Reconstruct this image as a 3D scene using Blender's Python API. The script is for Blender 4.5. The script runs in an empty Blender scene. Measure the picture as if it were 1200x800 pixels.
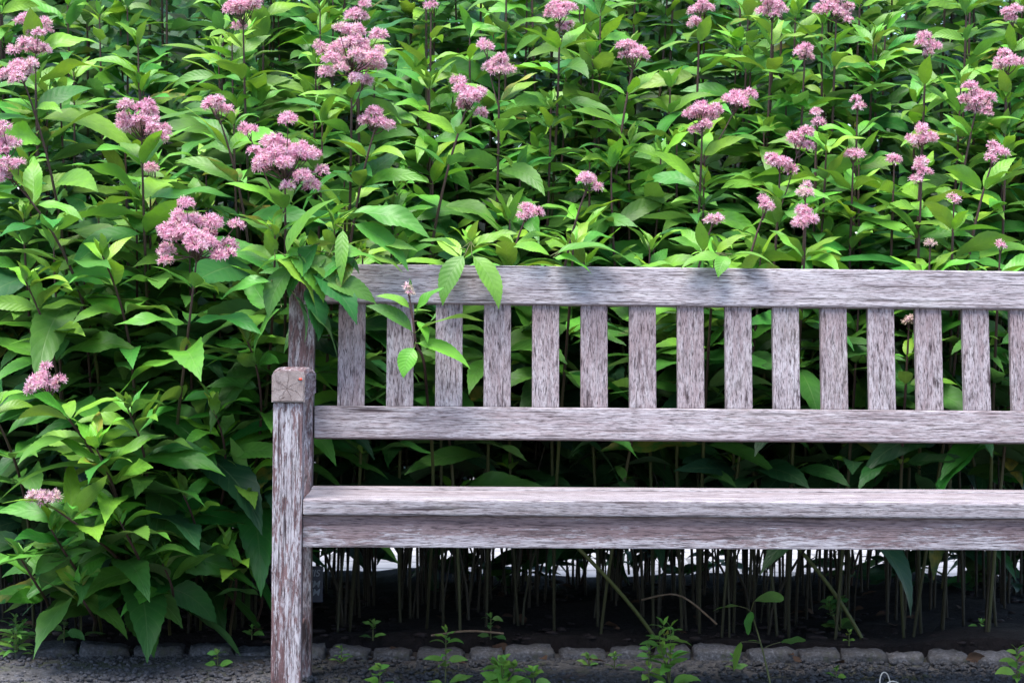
import bpy, bmesh, math, random
import numpy as np
from mathutils import Vector, Matrix

scene = bpy.context.scene
COL = scene.collection
R = math.radians

# ---------------------------------------------------------------- camera
F = 2330.0                      # focal length in pixels of the 1200 px wide photograph
CAM_H = 0.86
cam_d = bpy.data.cameras.new("camera")
cam = bpy.data.objects.new("camera", cam_d)
COL.objects.link(cam)
cam_d.sensor_width = 36.0
cam_d.lens = F / 1200.0 * 36.0
cam_d.clip_start = 0.05
cam_d.clip_end = 500
MCAM = Matrix.Rotation(R(90 - 0.37), 3, 'X') @ Matrix.Rotation(R(0.55), 3, 'Z')
cam.matrix_world = Matrix.Translation((0, 0, CAM_H)) @ MCAM.to_4x4()
cam_d.dof.use_dof = True
cam_d.dof.focus_distance = 4.75
cam_d.dof.aperture_fstop = 13
scene.camera = cam

def at(px, py, D):
    d = MCAM @ Vector(((px - 600) / F, (400 - py) / F, -1.0))
    return Vector((0, 0, CAM_H)) + d * (D / d.y)

# ---------------------------------------------------------------- light
SUN_AZ, SUN_EL = 215.0, 71.0    # compass angle of the sun measured from +Y, behind the camera
world = bpy.data.worlds.new("World")
scene.world = world
world.use_nodes = True
wn = world.node_tree
sky = wn.nodes.new("ShaderNodeTexSky")
sky.sky_type = 'NISHITA'
sky.sun_disc = False
sky.sun_elevation = R(SUN_EL)
sky.sun_rotation = R(SUN_AZ)
sky.air_density = 1.0
sky.dust_density = 1.0
sky.ozone_density = 1.0
bg = wn.nodes["Background"]
bg.inputs["Strength"].default_value = 0.068
wn.links.new(sky.outputs[0], bg.inputs[0])
sd = bpy.data.lights.new("sun", 'SUN')
sd.energy = 1.5
sd.angle = R(36)
sd.color = (1.0, 0.96, 0.92)
sun = bpy.data.objects.new("sun", sd)
COL.objects.link(sun)
sv = Vector((math.sin(R(SUN_AZ)) * math.cos(R(SUN_EL)), math.cos(R(SUN_AZ)) * math.cos(R(SUN_EL)), math.sin(R(SUN_EL))))
sun.rotation_euler = sv.to_track_quat('Z', 'Y').to_euler()
sun.location = (0, 0, 8)
vs = scene.view_settings
scene.display_settings.display_device = 'sRGB'
vs.view_transform = 'Standard'
vs.look = 'None'
vs.gamma = 1.0
vs.exposure = 2.68
scene.cycles.max_bounces = 8
scene.cycles.diffuse_bounces = 4
scene.cycles.transmission_bounces = 4
scene.cycles.use_denoising = True

# ---------------------------------------------------------------- helpers
def tag(o, label=None, cat=None, group=None, kind=None):
    if label: o["label"] = label
    if cat: o["category"] = cat
    if group: o["group"] = group
    if kind: o["kind"] = kind
    return o

def empty(name, loc=(0, 0, 0), rz=0.0):
    o = bpy.data.objects.new(name, None)
    o.empty_display_size = 0.05
    o.location = loc
    o.rotation_euler = (0, 0, rz)
    COL.objects.link(o)
    return o

def link(name, me, mats, parent=None):
    o = bpy.data.objects.new(name, me)
    COL.objects.link(o)
    for m in (mats if isinstance(mats, (list, tuple)) else [mats]):
        me.materials.append(m)
    if parent: o.parent = parent
    return o

def from_bm(name, bm, mats, parent=None, smooth=False):
    me = bpy.data.meshes.new(name)
    bm.normal_update()
    bm.to_mesh(me)
    bm.free()
    if smooth:
        me.shade_smooth()
    return link(name, me, mats, parent)

class MB:
    """collects vertices, quads / triangles, per-vertex uv and two per-vertex numbers"""
    def __init__(s):
        s.V, s.Q, s.T, s.UV, s.A, s.B, s.n = [], [], [], [], [], [], 0
    def add(s, V, Q=None, T=None, uv=None, tone=0.5, rnd=0.5):
        V = np.asarray(V, float)
        k = len(V)
        s.V.append(V)
        if Q is not None and len(Q): s.Q.append(np.asarray(Q, int) + s.n)
        if T is not None and len(T): s.T.append(np.asarray(T, int) + s.n)
        s.UV.append(np.zeros((k, 2)) if uv is None else np.asarray(uv, float))
        s.A.append(np.full(k, tone) if np.isscalar(tone) else np.asarray(tone, float))
        s.B.append(np.full(k, rnd) if np.isscalar(rnd) else np.asarray(rnd, float))
        s.n += k
    def build(s, name, mats, parent=None, smooth=True, origin=None):
        V = np.concatenate(s.V)
        if origin is not None: V = V - np.asarray(origin)
        Q = np.concatenate(s.Q) if s.Q else np.zeros((0, 4), int)
        T = np.concatenate(s.T) if s.T else np.zeros((0, 3), int)
        me = bpy.data.meshes.new(name)
        me.vertices.add(len(V))
        me.vertices.foreach_set("co", V.astype(np.float32).ravel())
        loops = np.concatenate([Q.ravel(), T.ravel()])
        me.loops.add(len(loops))
        me.loops.foreach_set("vertex_index", loops.astype(np.int32))
        me.polygons.add(len(Q) + len(T))
        starts = np.concatenate([np.arange(len(Q)) * 4, len(Q) * 4 + np.arange(len(T)) * 3])
        me.polygons.foreach_set("loop_start", starts.astype(np.int32))
        uvl = me.uv_layers.new(name="uv")
        UV = np.concatenate(s.UV)
        uvl.data.foreach_set("uv", UV[loops].astype(np.float32).ravel())
        for nm, arr in (("tone", s.A), ("rnd", s.B)):
            at_ = me.attributes.new(nm, 'FLOAT', 'POINT')
            at_.data.foreach_set("value", np.concatenate(arr).astype(np.float32))
        me.update(calc_edges=True)
        if smooth:
            me.polygons.foreach_set("use_smooth", np.ones(len(me.polygons), bool))
        return link(name, me, mats, parent)

# ---------------------------------------------------------------- node helper
class NT:
    def __init__(s, name):
        s.m = bpy.data.materials.new(name)
        s.m.use_nodes = True
        s.t = s.m.node_tree
        s.b = s.t.nodes["Principled BSDF"]
        s.out = s.t.nodes["Material Output"]
    def n(s, typ, **kw):
        nd = s.t.nodes.new(typ)
        for k, v in kw.items():
            if k.startswith("i_"):
                key = k[2:]
                nd.inputs[int(key) if key.isdigit() else key.replace("_", " ")].default_value = v
            else: setattr(nd, k, v)
        return nd
    def l(s, a, b): s.t.links.new(a, b)
    def put(s, v, sock):
        if hasattr(v, "is_linked") or hasattr(v, "links"): s.l(v, sock)
        else: sock.default_value = v
    def math(s, op, a, b=0.5, c=None, clamp=False):
        nd = s.n("ShaderNodeMath", operation=op, use_clamp=clamp)
        s.put(a, nd.inputs[0]); s.put(b, nd.inputs[1])
        if c is not None: s.put(c, nd.inputs[2])
        return nd.outputs[0]
    def ramp(s, f, stops, interp='LINEAR'):
        nd = s.n("ShaderNodeValToRGB")
        cr = nd.color_ramp
        cr.interpolation = interp
        while len(cr.elements) < len(stops): cr.elements.new(0.5)
        for e, (p, c) in zip(cr.elements, stops):
            e.position = p
            e.color = (*c, 1) if isinstance(c, (tuple, list)) else (c, c, c, 1)
        s.put(f, nd.inputs[0])
        return nd.outputs[0]
    def mix(s, f, a, b, blend='MIX'):
        nd = s.n("ShaderNodeMix", data_type='RGBA', blend_type=blend)
        s.put(f, nd.inputs[0])
        s.put((*a, 1) if isinstance(a, tuple) else a, nd.inputs[6])
        s.put((*b, 1) if isinstance(b, tuple) else b, nd.inputs[7])
        return nd.outputs[2]
    def noise(s, vec, scale, detail=4, rough=0.6, dist=0.0):
        nd = s.n("ShaderNodeTexNoise")
        if vec is not None: s.l(vec, nd.inputs["Vector"])
        nd.inputs["Scale"].default_value = scale
        nd.inputs["Detail"].default_value = detail
        nd.inputs["Roughness"].default_value = rough
        nd.inputs["Distortion"].default_value = dist
        return nd.outputs["Fac"]
    def mapping(s, vec, scale, loc=(0, 0, 0)):
        nd = s.n("ShaderNodeMapping")
        s.l(vec, nd.inputs[0])
        nd.inputs["Scale"].default_value = scale
        nd.inputs["Location"].default_value = loc
        return nd.outputs[0]
    def bump(s, h, strength, dist=0.005, normal=None):
        nd = s.n("ShaderNodeBump")
        nd.inputs["Strength"].default_value = strength
        nd.inputs["Distance"].default_value = dist
        s.l(h, nd.inputs["Height"])
        if normal is not None: s.l(normal, nd.inputs["Normal"])
        return nd.outputs[0]
    def attr(s, name):
        nd = s.n("ShaderNodeAttribute", attribute_name=name)
        return nd.outputs["Fac"]
    def done(s, col=None, rough=0.7, normal=None, spec=None):
        if col is not None: s.put((*col, 1) if isinstance(col, tuple) else col, s.b.inputs["Base Color"])
        s.put(rough, s.b.inputs["Roughness"])
        if normal is not None: s.l(normal, s.b.inputs["Normal"])
        if spec is not None: s.b.inputs["Specular IOR Level"].default_value = spec
        return s.m

# ---------------------------------------------------------------- materials
def wood(name, axis, bare=0.5, flake=1.0, browner=None, patch=(2.5, 9.0), pw=1.0, soft=5.5, lift=0.0, tint=1.0):
    """weathered teak: silver film flaking off red-brown wood, fine checks along the grain
    bare: 0..1 how much brown shows; sheltered=(z0,z1): z band where the silver film is thin"""
    t = NT(name)
    tc = t.n("ShaderNodeTexCoord")
    oi = t.n("ShaderNodeObjectInfo")
    off = t.n("ShaderNodeVectorMath", operation='MULTIPLY_ADD')
    cx = t.n("ShaderNodeCombineXYZ")
    for i in range(3): t.l(oi.outputs["Random"], cx.inputs[i])
    t.l(cx.outputs[0], off.inputs[0])
    off.inputs[1].default_value = (17.3, 11.7, 23.9)
    t.l(tc.outputs["Object"], off.inputs[2])
    v = off.outputs[0]
    def sc(al, ac):
        s_ = [ac, ac, ac]; s_["xyz".index(axis)] = al
        return t.mapping(v, tuple(s_))
    streak = t.noise(sc(13, 125), 1.0, 9, 0.70, 0.3)
    fine = t.noise(sc(34, 460), 1.0, 5, 0.65, 0.2)
    blotch = t.noise(sc(*patch), 1.0, 5, 0.6, 0.6)
    chips = t.noise(sc(48, 190), 1.0, 8, 0.74, 0.6)
    a = t.math('MULTIPLY_ADD', streak, 1.0, t.math('MULTIPLY', blotch, 0.75 * pw))
    a = t.math('ADD', a, t.math('MULTIPLY', chips, 0.55 * flake))
    # a ~ 0.5*(1+.75+.55)=1.15
    th = 0.5 * (1.0 + .75 * pw + 0.55 * flake) + (bare - 0.5) * 0.5
    rv = t.math('MULTIPLY_ADD', t.math('FRACT', t.math('MULTIPLY', oi.outputs['Random'], 7.7)), .16, -.08)
    a = t.math('ADD', a, rv)
    if browner:
        z0, z1, amt = browner
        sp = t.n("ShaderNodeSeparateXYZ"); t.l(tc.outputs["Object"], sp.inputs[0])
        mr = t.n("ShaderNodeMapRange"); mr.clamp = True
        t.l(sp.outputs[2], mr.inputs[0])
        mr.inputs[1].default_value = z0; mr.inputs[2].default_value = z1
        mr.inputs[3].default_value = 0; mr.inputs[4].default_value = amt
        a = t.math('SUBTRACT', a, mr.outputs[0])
    film = t.math('MULTIPLY_ADD', t.math('SUBTRACT', a, th), soft, 0.5, clamp=True)
    silver = t.ramp(t.noise(sc(5, 40), 1.0, 6, 0.65), [(0.25, (.27, .232, .25)), (0.5, (.40, .362, .382)), (0.75, (.52, .485, .50))])
    brown = t.ramp(t.noise(sc(4, 60), 1.0, 6, 0.6), [(0.3, (.095, .048, .048)), (0.55, (.17, .098, .098)), (0.75, (.25, .168, .168))])
    if lift: brown = t.mix(lift, brown, silver)
    col = t.mix(film, brown, silver)
    if tint != 1.0: col = t.mix(1.0, col, (tint, tint, tint), 'MULTIPLY')
    dash = t.math('MULTIPLY_ADD', t.noise(sc(42, 300), 1.0, 3, 0.6), 9.0, -2.75, clamp=True)
    col = t.mix(t.math('MULTIPLY_ADD', dash, .62, .38), (.075, .05, .055), col)
    crack = t.math('MULTIPLY_ADD', fine, 5.5, -1.75, clamp=True)   # 0 in checks
    crack2 = t.math('MULTIPLY_ADD', t.noise(sc(5, 170), 1.0, 4, 0.6), 6.5, -2.0, clamp=True)
    ck = t.math('MULTIPLY', crack, crack2)
    col = t.mix(ck, (.035, .022, .025), col)
    # a little green algae in places
    alg = t.math('MULTIPLY_ADD', t.noise(v, 3.1, 4), 3.0, -1.75, clamp=True)
    col = t.mix(t.math('MULTIPLY', alg, 0.25), col, (.22, .24, .17))
    h = t.math('ADD', t.math('MULTIPLY', film, 0.5), t.math('ADD', ck, t.math('MULTIPLY', streak, 0.6)))
    nb = t.bump(h, 0.55, 0.0016)
    return t.done(col, t.math('MULTIPLY_ADD', film, 0.2, 0.62), nb, 0.25)

M = {}
M['rail'] = wood("weathered wood rail", 'x', 0.34, 1.0, None, (2.5, 9), .5, 2.8, .38, .97)
M['seat'] = wood("weathered wood seat", 'x', 0.34, 1.0, None, (2.5, 9), .5, 2.8, .38, .84)
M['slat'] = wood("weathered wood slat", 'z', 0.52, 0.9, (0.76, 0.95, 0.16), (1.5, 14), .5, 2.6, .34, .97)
M['post'] = wood("flaking wood post", 'z', 0.52, 1.6, (0.42, 0.05, 0.12), (3.0, 16), 1.0, 9.0)
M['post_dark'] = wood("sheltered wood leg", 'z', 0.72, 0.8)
M['apron'] = wood("sheltered wood apron", 'x', 0.42, 1.6, (0.380, 0.428, 0.34), (5, 14), 1.0, 5.5, .2)  # silver film thins towards the top, so more brown shows there
M['arm'] = wood("weathered wood arm", 'y', 0.55, 1.0)

def end_grain():
    t = NT("wood end grain")
    tc = t.n("ShaderNodeTexCoord")
    v = tc.outputs["Object"]
    n1 = t.noise(v, 38, 7, 0.65, 0.5)
    n2 = t.noise(v, 190, 4, 0.6)
    sx = t.n("ShaderNodeSeparateXYZ"); t.l(v, sx.inputs[0])
    dx = t.math('SUBTRACT', sx.outputs[0], .031); dz = t.math('SUBTRACT', sx.outputs[2], .722)
    rad = t.math('SQRT', t.math('ADD', t.math('MULTIPLY', dx, dx), t.math('MULTIPLY', dz, dz)))
    ang = t.math('MULTIPLY_ADD', t.math('ARCTAN2', dz, dx), 1.0, t.math('MULTIPLY', n1, 1.6))
    fr = t.math('ABSOLUTE', t.math('SUBTRACT', t.math('FRACT', t.math('MULTIPLY', ang, 1.114)), .5))
    wd = t.math('MULTIPLY', fr, t.math('MULTIPLY', rad, 42.0))
    ck = t.ramp(wd, [(0.0, 0.0), (0.06, 1.0)])
    rings = t.math('SINE', t.math('MULTIPLY_ADD', n1, 9.0, t.math('MULTIPLY', rad, 1500.0)))
    col = t.ramp(n1, [(.3, (.09, .06, .055)), (.5, (.20, .15, .135)), (.68, (.31, .255, .24))])
    col = t.mix(t.math('MULTIPLY', n2, .5), col, (.46, .40, .39))
    col = t.mix(t.math('MULTIPLY_ADD', rings, .10, .12), col, (.10, .07, .06))
    col = t.mix(t.math('MULTIPLY_ADD', ck, .7, .3), (.07, .045, .04), col)
    return t.done(col, 0.8, t.bump(t.math('ADD', ck, n2), 0.5, .002), .2)
M['end'] = end_grain()

def leaf_mat(name, young, mid, old):
    t = NT(name)
    uv = t.n("ShaderNodeUVMap", uv_map="uv").outputs[0]
    sp = t.n("ShaderNodeSeparateXYZ"); t.l(uv, sp.inputs[0])
    s_ = t.math('ABSOLUTE', t.math('MULTIPLY_ADD', sp.outputs[0], 2.0, -1.0))   # 0 midrib .. 1 edge
    tt = sp.outputs[1]
    tone, rnd = t.attr("tone"), t.attr("rnd")
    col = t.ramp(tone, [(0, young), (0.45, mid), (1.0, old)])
    ph = t.math('FRACT', t.math('MULTIPLY', t.math('SUBTRACT', tt, t.math('MULTIPLY', s_, 0.16)), 10.0))
    vein = t.math('ABSOLUTE', t.math('SUBTRACT', ph, 0.5))          # 0.5 at vein
    vline = t.math('MULTIPLY_ADD', vein, 9.0, -3.55, clamp=True)
    mid_ = t.math('MULTIPLY_ADD', s_, -16.0, 1.0, clamp=True)
    lines = t.math('MAXIMUM', t.math('MULTIPLY', vline, 0.38), mid_)
    gm = t.n("ShaderNodeNewGeometry")
    tc = t.n("ShaderNodeTexCoord")
    big = t.noise(tc.outputs["Object"], 26, 4, 0.6)
    col = t.mix(t.math('MULTIPLY_ADD', big, 1.4, -0.45, clamp=True), col, t.mix(0.6, col, old), 'MIX')
    hv = t.n("ShaderNodeHueSaturation"); t.l(col, hv.inputs["Color"])
    t.l(t.math('MULTIPLY_ADD', rnd, 0.05, 0.475), hv.inputs["Hue"])
    t.l(t.math('MULTIPLY_ADD', t.math('FRACT', t.math('MULTIPLY', rnd, 7.31)), 0.5, 0.78), hv.inputs["Value"])
    col = hv.outputs[0]
    yel = t.math('MULTIPLY', t.math('GREATER_THAN', rnd, .975), t.math('MULTIPLY_ADD', big, 3.0, -1.1, clamp=True))
    col = t.mix(yel, col, (.30, .24, .035))
    pale = t.mix(0.5, col, (.22, .30, .12))
    col = t.mix(t.math('MULTIPLY', lines, 0.42), col, pale)
    back = t.mix(0.35, col, (.13, .19, .10))
    spots = t.math('MULTIPLY_ADD', t.noise(tc.outputs["Object"], 75, 3, 0.6), 12.0, -8.9, clamp=True)
    col = t.mix(t.math('MULTIPLY', spots, t.math('MULTIPLY_ADD', tone, .7, .1)), col, (.12, .075, .03))
    col = t.mix(gm.outputs["Backfacing"], col, back)
    crk = t.noise(tc.outputs["Object"], 420, 2, 0.5)
    h = t.math('ADD', t.math('MULTIPLY', t.math('SUBTRACT', 0.5, vein), 1.3), t.math('MULTIPLY', crk, 0.35))
    h = t.math('SUBTRACT', h, t.math('MULTIPLY', mid_, 0.6))
    nb = t.bump(h, 0.34, 0.0018)
    t.done(col, t.math('MULTIPLY_ADD', crk, .2, .38), nb, 0.38)
    tr = t.n("ShaderNodeBsdfTranslucent")
    hs = t.n("ShaderNodeHueSaturation", i_Saturation=1.15, i_Value=1.25, i_Hue=0.485); t.l(col, hs.inputs["Color"])
    t.l(hs.outputs[0], tr.inputs[0]); t.l(nb, tr.inputs["Normal"])
    mx = t.n("ShaderNodeMixShader", i_0=0.24)
    t.l(t.b.outputs[0], mx.inputs[1]); t.l(tr.outputs[0], mx.inputs[2])
    t.l(mx.outputs[0], t.out.inputs[0])
    return t.m
M['leaf'] = leaf_mat("serrated green leaf", (.180, .395, .028), (.062, .215, .026), (.010, .048, .019))  # old tone deepened beyond leaf age, painting shade into the gaps
M['weed'] = leaf_mat("weed leaf", (.20, .40, .05), (.11, .27, .045), (.03, .09, .03))

def stem_mat():
    t = NT("plant stem")
    tone = t.attr("tone")
    tc = t.n("ShaderNodeTexCoord")
    n = t.noise(tc.outputs["Object"], 60, 4)
    col = t.ramp(tone, [(0, (.085, .036, .042)), (.3, (.075, .042, .036)), (.5, (.085, .105, .03)), (.70, (.017, .022, .008)), (.85, (.006, .006, .004)), (1, (.005, .004, .004))])  # near-black low stem: dimness near the ground put into the colour
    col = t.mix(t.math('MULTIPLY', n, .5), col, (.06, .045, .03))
    return t.done(col, .55, t.bump(n, .3, .001), .3)
M['stem'] = stem_mat()

def flower_mat():
    t = NT("pink floret")
    tone = t.attr("tone")
    col = t.ramp(tone, [(0, (.42, .12, .22)), (.3, (.65, .26, .39)), (.65, (.79, .43, .56)), (.9, (.84, .63, .71)), (1, (.62, .48, .40))])
    t.done(col, .75, None, .15)
    tr = t.n("ShaderNodeBsdfTranslucent"); t.l(col, tr.inputs[0])
    mx = t.n("ShaderNodeMixShader", i_0=0.25)
    t.l(t.b.outputs[0], mx.inputs[1]); t.l(tr.outputs[0], mx.inputs[2]); t.l(mx.outputs[0], t.out.inputs[0])
    return t.m
M['flower'] = flower_mat()

def simple(name, c0, c1, scale, rough=.85, bump=.5, bd=.004, detail=6):
    t = NT(name)
    tc = t.n("ShaderNodeTexCoord")
    n = t.noise(tc.outputs["Object"], scale, detail, .65)
    return t.done(t.ramp(n, [(.32, c0), (.68, c1)]), rough, t.bump(n, bump, bd), .2)
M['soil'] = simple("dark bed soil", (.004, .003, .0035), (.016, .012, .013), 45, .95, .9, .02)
M['ground'] = simple("bare earth", (.07, .065, .055), (.14, .13, .11), 4, .95)
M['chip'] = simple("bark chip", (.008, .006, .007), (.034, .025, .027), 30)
M['litter'] = simple("fallen leaf", (.03, .016, .012), (.075, .045, .03), 30)
M['dry'] = simple("dry twig", (.10, .065, .045), (.20, .15, .11), 50)
M['straw'] = simple("pale dry strip", (.50, .44, .38), (.68, .62, .55), 50)

def gravel_mat():
    t = NT("mossy grit")
    tc = t.n("ShaderNodeTexCoord"); v = tc.outputs["Object"]
    n = t.noise(v, 90, 6, .7); m = t.noise(v, 4.5, 5, .65)
    col = t.ramp(n, [(.3, (.03, .028, .028)), (.6, (.12, .115, .12)), (.75, (.26, .25, .26))])
    col = t.mix(t.math('MULTIPLY_ADD', m, 6.0, -3.15, clamp=True), col, t.ramp(n, [(.3, (.02, .03, .01)), (.7, (.075, .09, .025))]))
    col = t.mix(t.math('MULTIPLY_ADD', t.noise(v, 2.6, 4), 5.0, -2.8, clamp=True), col, (.06, .035, .028))
    return t.done(col, .95, t.bump(n, .9, .01), .2)
M['gravel'] = gravel_mat()

def stone_mat():
    t = NT("granite")
    tc = t.n("ShaderNodeTexCoord"); v = tc.outputs["Object"]
    oi = t.n("ShaderNodeObjectInfo")
    n = t.noise(v, 130, 5, .7); b = t.noise(v, 22, 5, .65)
    col = t.ramp(n, [(.3, (.025, .025, .03)), (.5, (.07, .07, .08)), (.72, (.16, .16, .18))])
    col = t.mix(t.math('MULTIPLY_ADD', b, 3.5, -1.6, clamp=True), col, (.055, .05, .048))
    hv = t.n("ShaderNodeHueSaturation"); t.l(col, hv.inputs["Color"])
    t.l(t.math('MULTIPLY_ADD', oi.outputs["Random"], .6, .7), hv.inputs["Value"])
    mo = t.math('MULTIPLY_ADD', t.noise(v, 14, 4), 6.0, -3.7, clamp=True)
    col = t.mix(mo, hv.outputs[0], (.05, .065, .02))
    return t.done(col, .85, t.bump(t.math('ADD', n, b), .8, .006), .25)
M['stone'] = stone_mat()
M['pebble'] = stone_mat()

def paving_mat():
    t = NT("pale stone paving")
    tc = t.n("ShaderNodeTexCoord"); v = tc.outputs["Object"]
    br = t.n("ShaderNodeTexBrick")
    t.l(v, br.inputs["Vector"])
    br.inputs["Scale"].default_value = 1.0
    br.inputs["Brick Width"].default_value = .34; br.inputs["Row Height"].default_value = .2
    br.inputs["Mortar Size"].default_value = .012
    br.inputs["Color1"].default_value = (.32, .315, .33, 1); br.inputs["Color2"].default_value = (.40, .395, .41, 1)
    br.inputs["Mortar"].default_value = (.14, .14, .14, 1)
    n = t.noise(v, 18, 6, .7)
    col = t.mix(t.math('MULTIPLY_ADD', n, 2, -.8, clamp=True), br.outputs[0], (.22, .22, .23))
    return t.done(col, .85, t.bump(n, .3, .004), .2)
M['paving'] = paving_mat()

# ---------------------------------------------------------------- setting
def sheet(name, x0, x1, y0, y1, z, nx, ny, mat, amp=0.0, seed=0, skirt=0.0):
    rng = np.random.default_rng(seed)
    mb = MB()
    xs, ys = np.linspace(x0, x1, nx + 1), np.linspace(y0, y1, ny + 1)
    X, Y = np.meshgrid(xs, ys)
    Z = np.full_like(X, z)
    if amp:
        for k in range(14):
            a, b, p = rng.uniform(-1, 1), rng.uniform(-1, 1), rng.uniform(0, 6.28)
            fr = rng.uniform(4, 42)
            Z += amp * np.sin(fr * (a * X + b * Y) + p) / (1 + fr * .06) * .5
    if skirt:
        Z[0, :] -= skirt; Z[-1, :] -= skirt; Z[:, 0] -= skirt; Z[:, -1] -= skirt
    V = np.stack([X.ravel(), Y.ravel(), Z.ravel()], 1)
    i, j = np.meshgrid(np.arange(nx), np.arange(ny))
    a = (j * (nx + 1) + i).ravel()
    mb.add(V, np.stack([a, a + 1, a + nx + 2, a + nx + 1], 1))
    o = mb.build(name, mat)
    o["kind"] = "structure"
    return o

sheet("ground", -90, 90, -30, 160, -.035, 2, 2, M['ground'])
sheet("gravel_path", -8, 8, -6, 5.30, 0.0, 160, 110, M['gravel'], .005, 3)
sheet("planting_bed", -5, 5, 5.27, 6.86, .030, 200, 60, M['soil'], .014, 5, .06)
sheet("paved_path", -40, 40, 6.86, 48, -.012, 2, 2, M['paving'])

# ---------------------------------------------------------------- the bench
TH = R(2.6)
ORG = at(318, 700, 4.4); ORG.z = 0
bench = empty("garden_bench", ORG, TH)
tag(bench, "weathered wooden slat-back garden bench, silvery and flaking, in front of the pink flowers", "bench")
CT, ST = math.cos(TH), math.sin(TH)
def to_bench(P):
    P = np.asarray(P, float)
    dx, dy = P[..., 0] - ORG.x, P[..., 1] - ORG.y
    return np.stack([dx * CT + dy * ST, -dx * ST + dy * CT, P[..., 2]], -1)
def from_bench(x, y, z):
    return Vector((ORG.x + x * CT - y * ST, ORG.y + x * ST + y * CT, z))

brng = random.Random(4)
def plank(name, pts8, mat, bevel=.004, seg=2, cuts=0, wob=.0):
    """box from 8 corners (bottom 4 ccw, top 4 ccw), bevelled edges, slightly uneven"""
    bm = bmesh.new()
    vs_ = [bm.verts.new(p) for p in pts8]
    for f in ((3, 2, 1, 0), (4, 5, 6, 7), (0, 1, 5, 4), (1, 2, 6, 5), (2, 3, 7, 6), (3, 0, 4, 7)):
        bm.faces.new([vs_[i] for i in f])
    bmesh.ops.bevel(bm, geom=bm.edges[:], offset=bevel, segments=seg, profile=.6, affect='EDGES')
    if wob:
        for v in bm.verts:
            v.co += Vector((brng.gauss(0, wob), brng.gauss(0, wob), brng.gauss(0, wob)))
    return from_bm(name, bm, mat, bench)
def box(name, x0, x1, y0, y1, z0, z1, mat, **k):
    return plank(name, [(x0, y0, z0), (x1, y0, z0), (x1, y1, z0), (x0, y1, z0),
                        (x0, y0, z1), (x1, y0, z1), (x1, y1, z1), (x0, y1, z1)], mat, **k)
BL = 2.44                                     # bench length
PW = .066                                     # post width
RK = .13
def yb(z): return .447 + RK * (z - .63)      # front face of the raked back
def raked(name, x0, x1, z0, z1, dy, th, mat, **k):
    n = Vector((0, 1, -RK)).normalized()
    a0, a1 = yb(z0) + dy, yb(z1) + dy
    return plank(name, [(x0, a0, z0), (x1, a0, z0), (x1, a0 + th, z0 - RK * th * .9), (x0, a0 + th, z0 - RK * th * .9),
                        (x0, a1, z1), (x1, a1, z1), (x1, a1 + th, z1 - RK * th * .9), (x0, a1 + th, z1 - RK * th * .9)], mat, **k)
for sx in (0, BL - PW):
    box("leg", sx, sx + PW, 0, .066, 0, .6915, M['post'], bevel=.004)
    # rear leg: one raked plank cut to profile
    bm = bmesh.new()
    prof = [(.462, 0), (.405, .43), (yb(.63) - .004, .63), (yb(1.0) - .004, 1.0), (yb(1.02) + .045, 1.02), (yb(.63) + .062, .60), (.472, .43), (.525, 0)]
    lo = [bm.verts.new((sx + .001, y, z)) for y, z in prof]
    hi = [bm.verts.new((sx + PW - .002, y, z)) for y, z in prof]
    bm.faces.new(lo[::-1]) ; bm.faces.new(hi)
    for i in range(len(prof)):
        j = (i + 1) % len(prof)
        bm.faces.new((lo[i], lo[j], hi[j], hi[i]))
    bmesh.ops.recalc_face_normals(bm, faces=bm.faces[:])
    bmesh.ops.bevel(bm, geom=bm.edges[:], offset=.004, segments=2, profile=.6, affect='EDGES')
    from_bm("leg", bm, M['post_dark'], bench)
    # arm: rounded block running back to the rear leg, end grain showing at the front
    bm = bmesh.new()
    for (y, zt, zb) in ((-.008, .762, .6925), (.12, .768, .696), (.30, .762, .70), (.446, .752, .703)):
        pass
    sect = [(-.003, .0), (-.003, .059), (.001, .0675), (.010, .0705), (.057, .0705), (.0665, .0675), (.0705, .059), (.0705, .0)]
    rings = []
    for (y, zt, zb) in ((-.008, .762, .6925), (.006, .7635, .6925), (.12, .768, .6935), (.30, .764, .697), (.452, .754, .70)):
        rings.append([bm.verts.new((sx + x, y, zb + (z / .0705) * (zt - zb))) for x, z in sect])
    for a, b in zip(rings, rings[1:]):
        for i in range(len(sect)):
            j = (i + 1) % len(sect)
            bm.faces.new((a[i], b[i], b[j], a[j]))
    fe = bm.faces.new(rings[0]); bm.faces.new(rings[-1][::-1])
    bmesh.ops.recalc_face_normals(bm, faces=bm.faces[:])
    fe.material_index = 1
    bmesh.ops.bevel(bm, geom=[e for e in fe.edges], offset=.003, segments=2, affect='EDGES')
    for f in bm.faces:
        if f.normal.y < -.8: f.material_index = 1
    from_bm("armrest", bm, [M['arm'], M['end']], bench)
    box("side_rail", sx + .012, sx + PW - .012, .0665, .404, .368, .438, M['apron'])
    box("stretcher", sx + .016, sx + PW - .016, .0665, .45, .10, .15, M['post_dark'])
X0, X1 = PW + .0005, BL - PW - .0005
raked("back_rail", X0, X1, .921, 1.016, 0, .042, M['rail'], bevel=.005, seg=3)
raked("back_rail", X0, X1, .589, .668, 0, .042, M['rail'], bevel=.005, seg=3)
ns = 19
pitch = (X1 - X0 - .062 * 2 - .0665) / (ns - 1) if False else .1196
xs0 = X0 + .056
k = 0
while xs0 + k * pitch + .0665 < X1 - .02:
    a = xs0 + k * pitch + brng.uniform(-.0008, .0008)
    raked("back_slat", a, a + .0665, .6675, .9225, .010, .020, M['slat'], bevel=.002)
    k += 1
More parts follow.
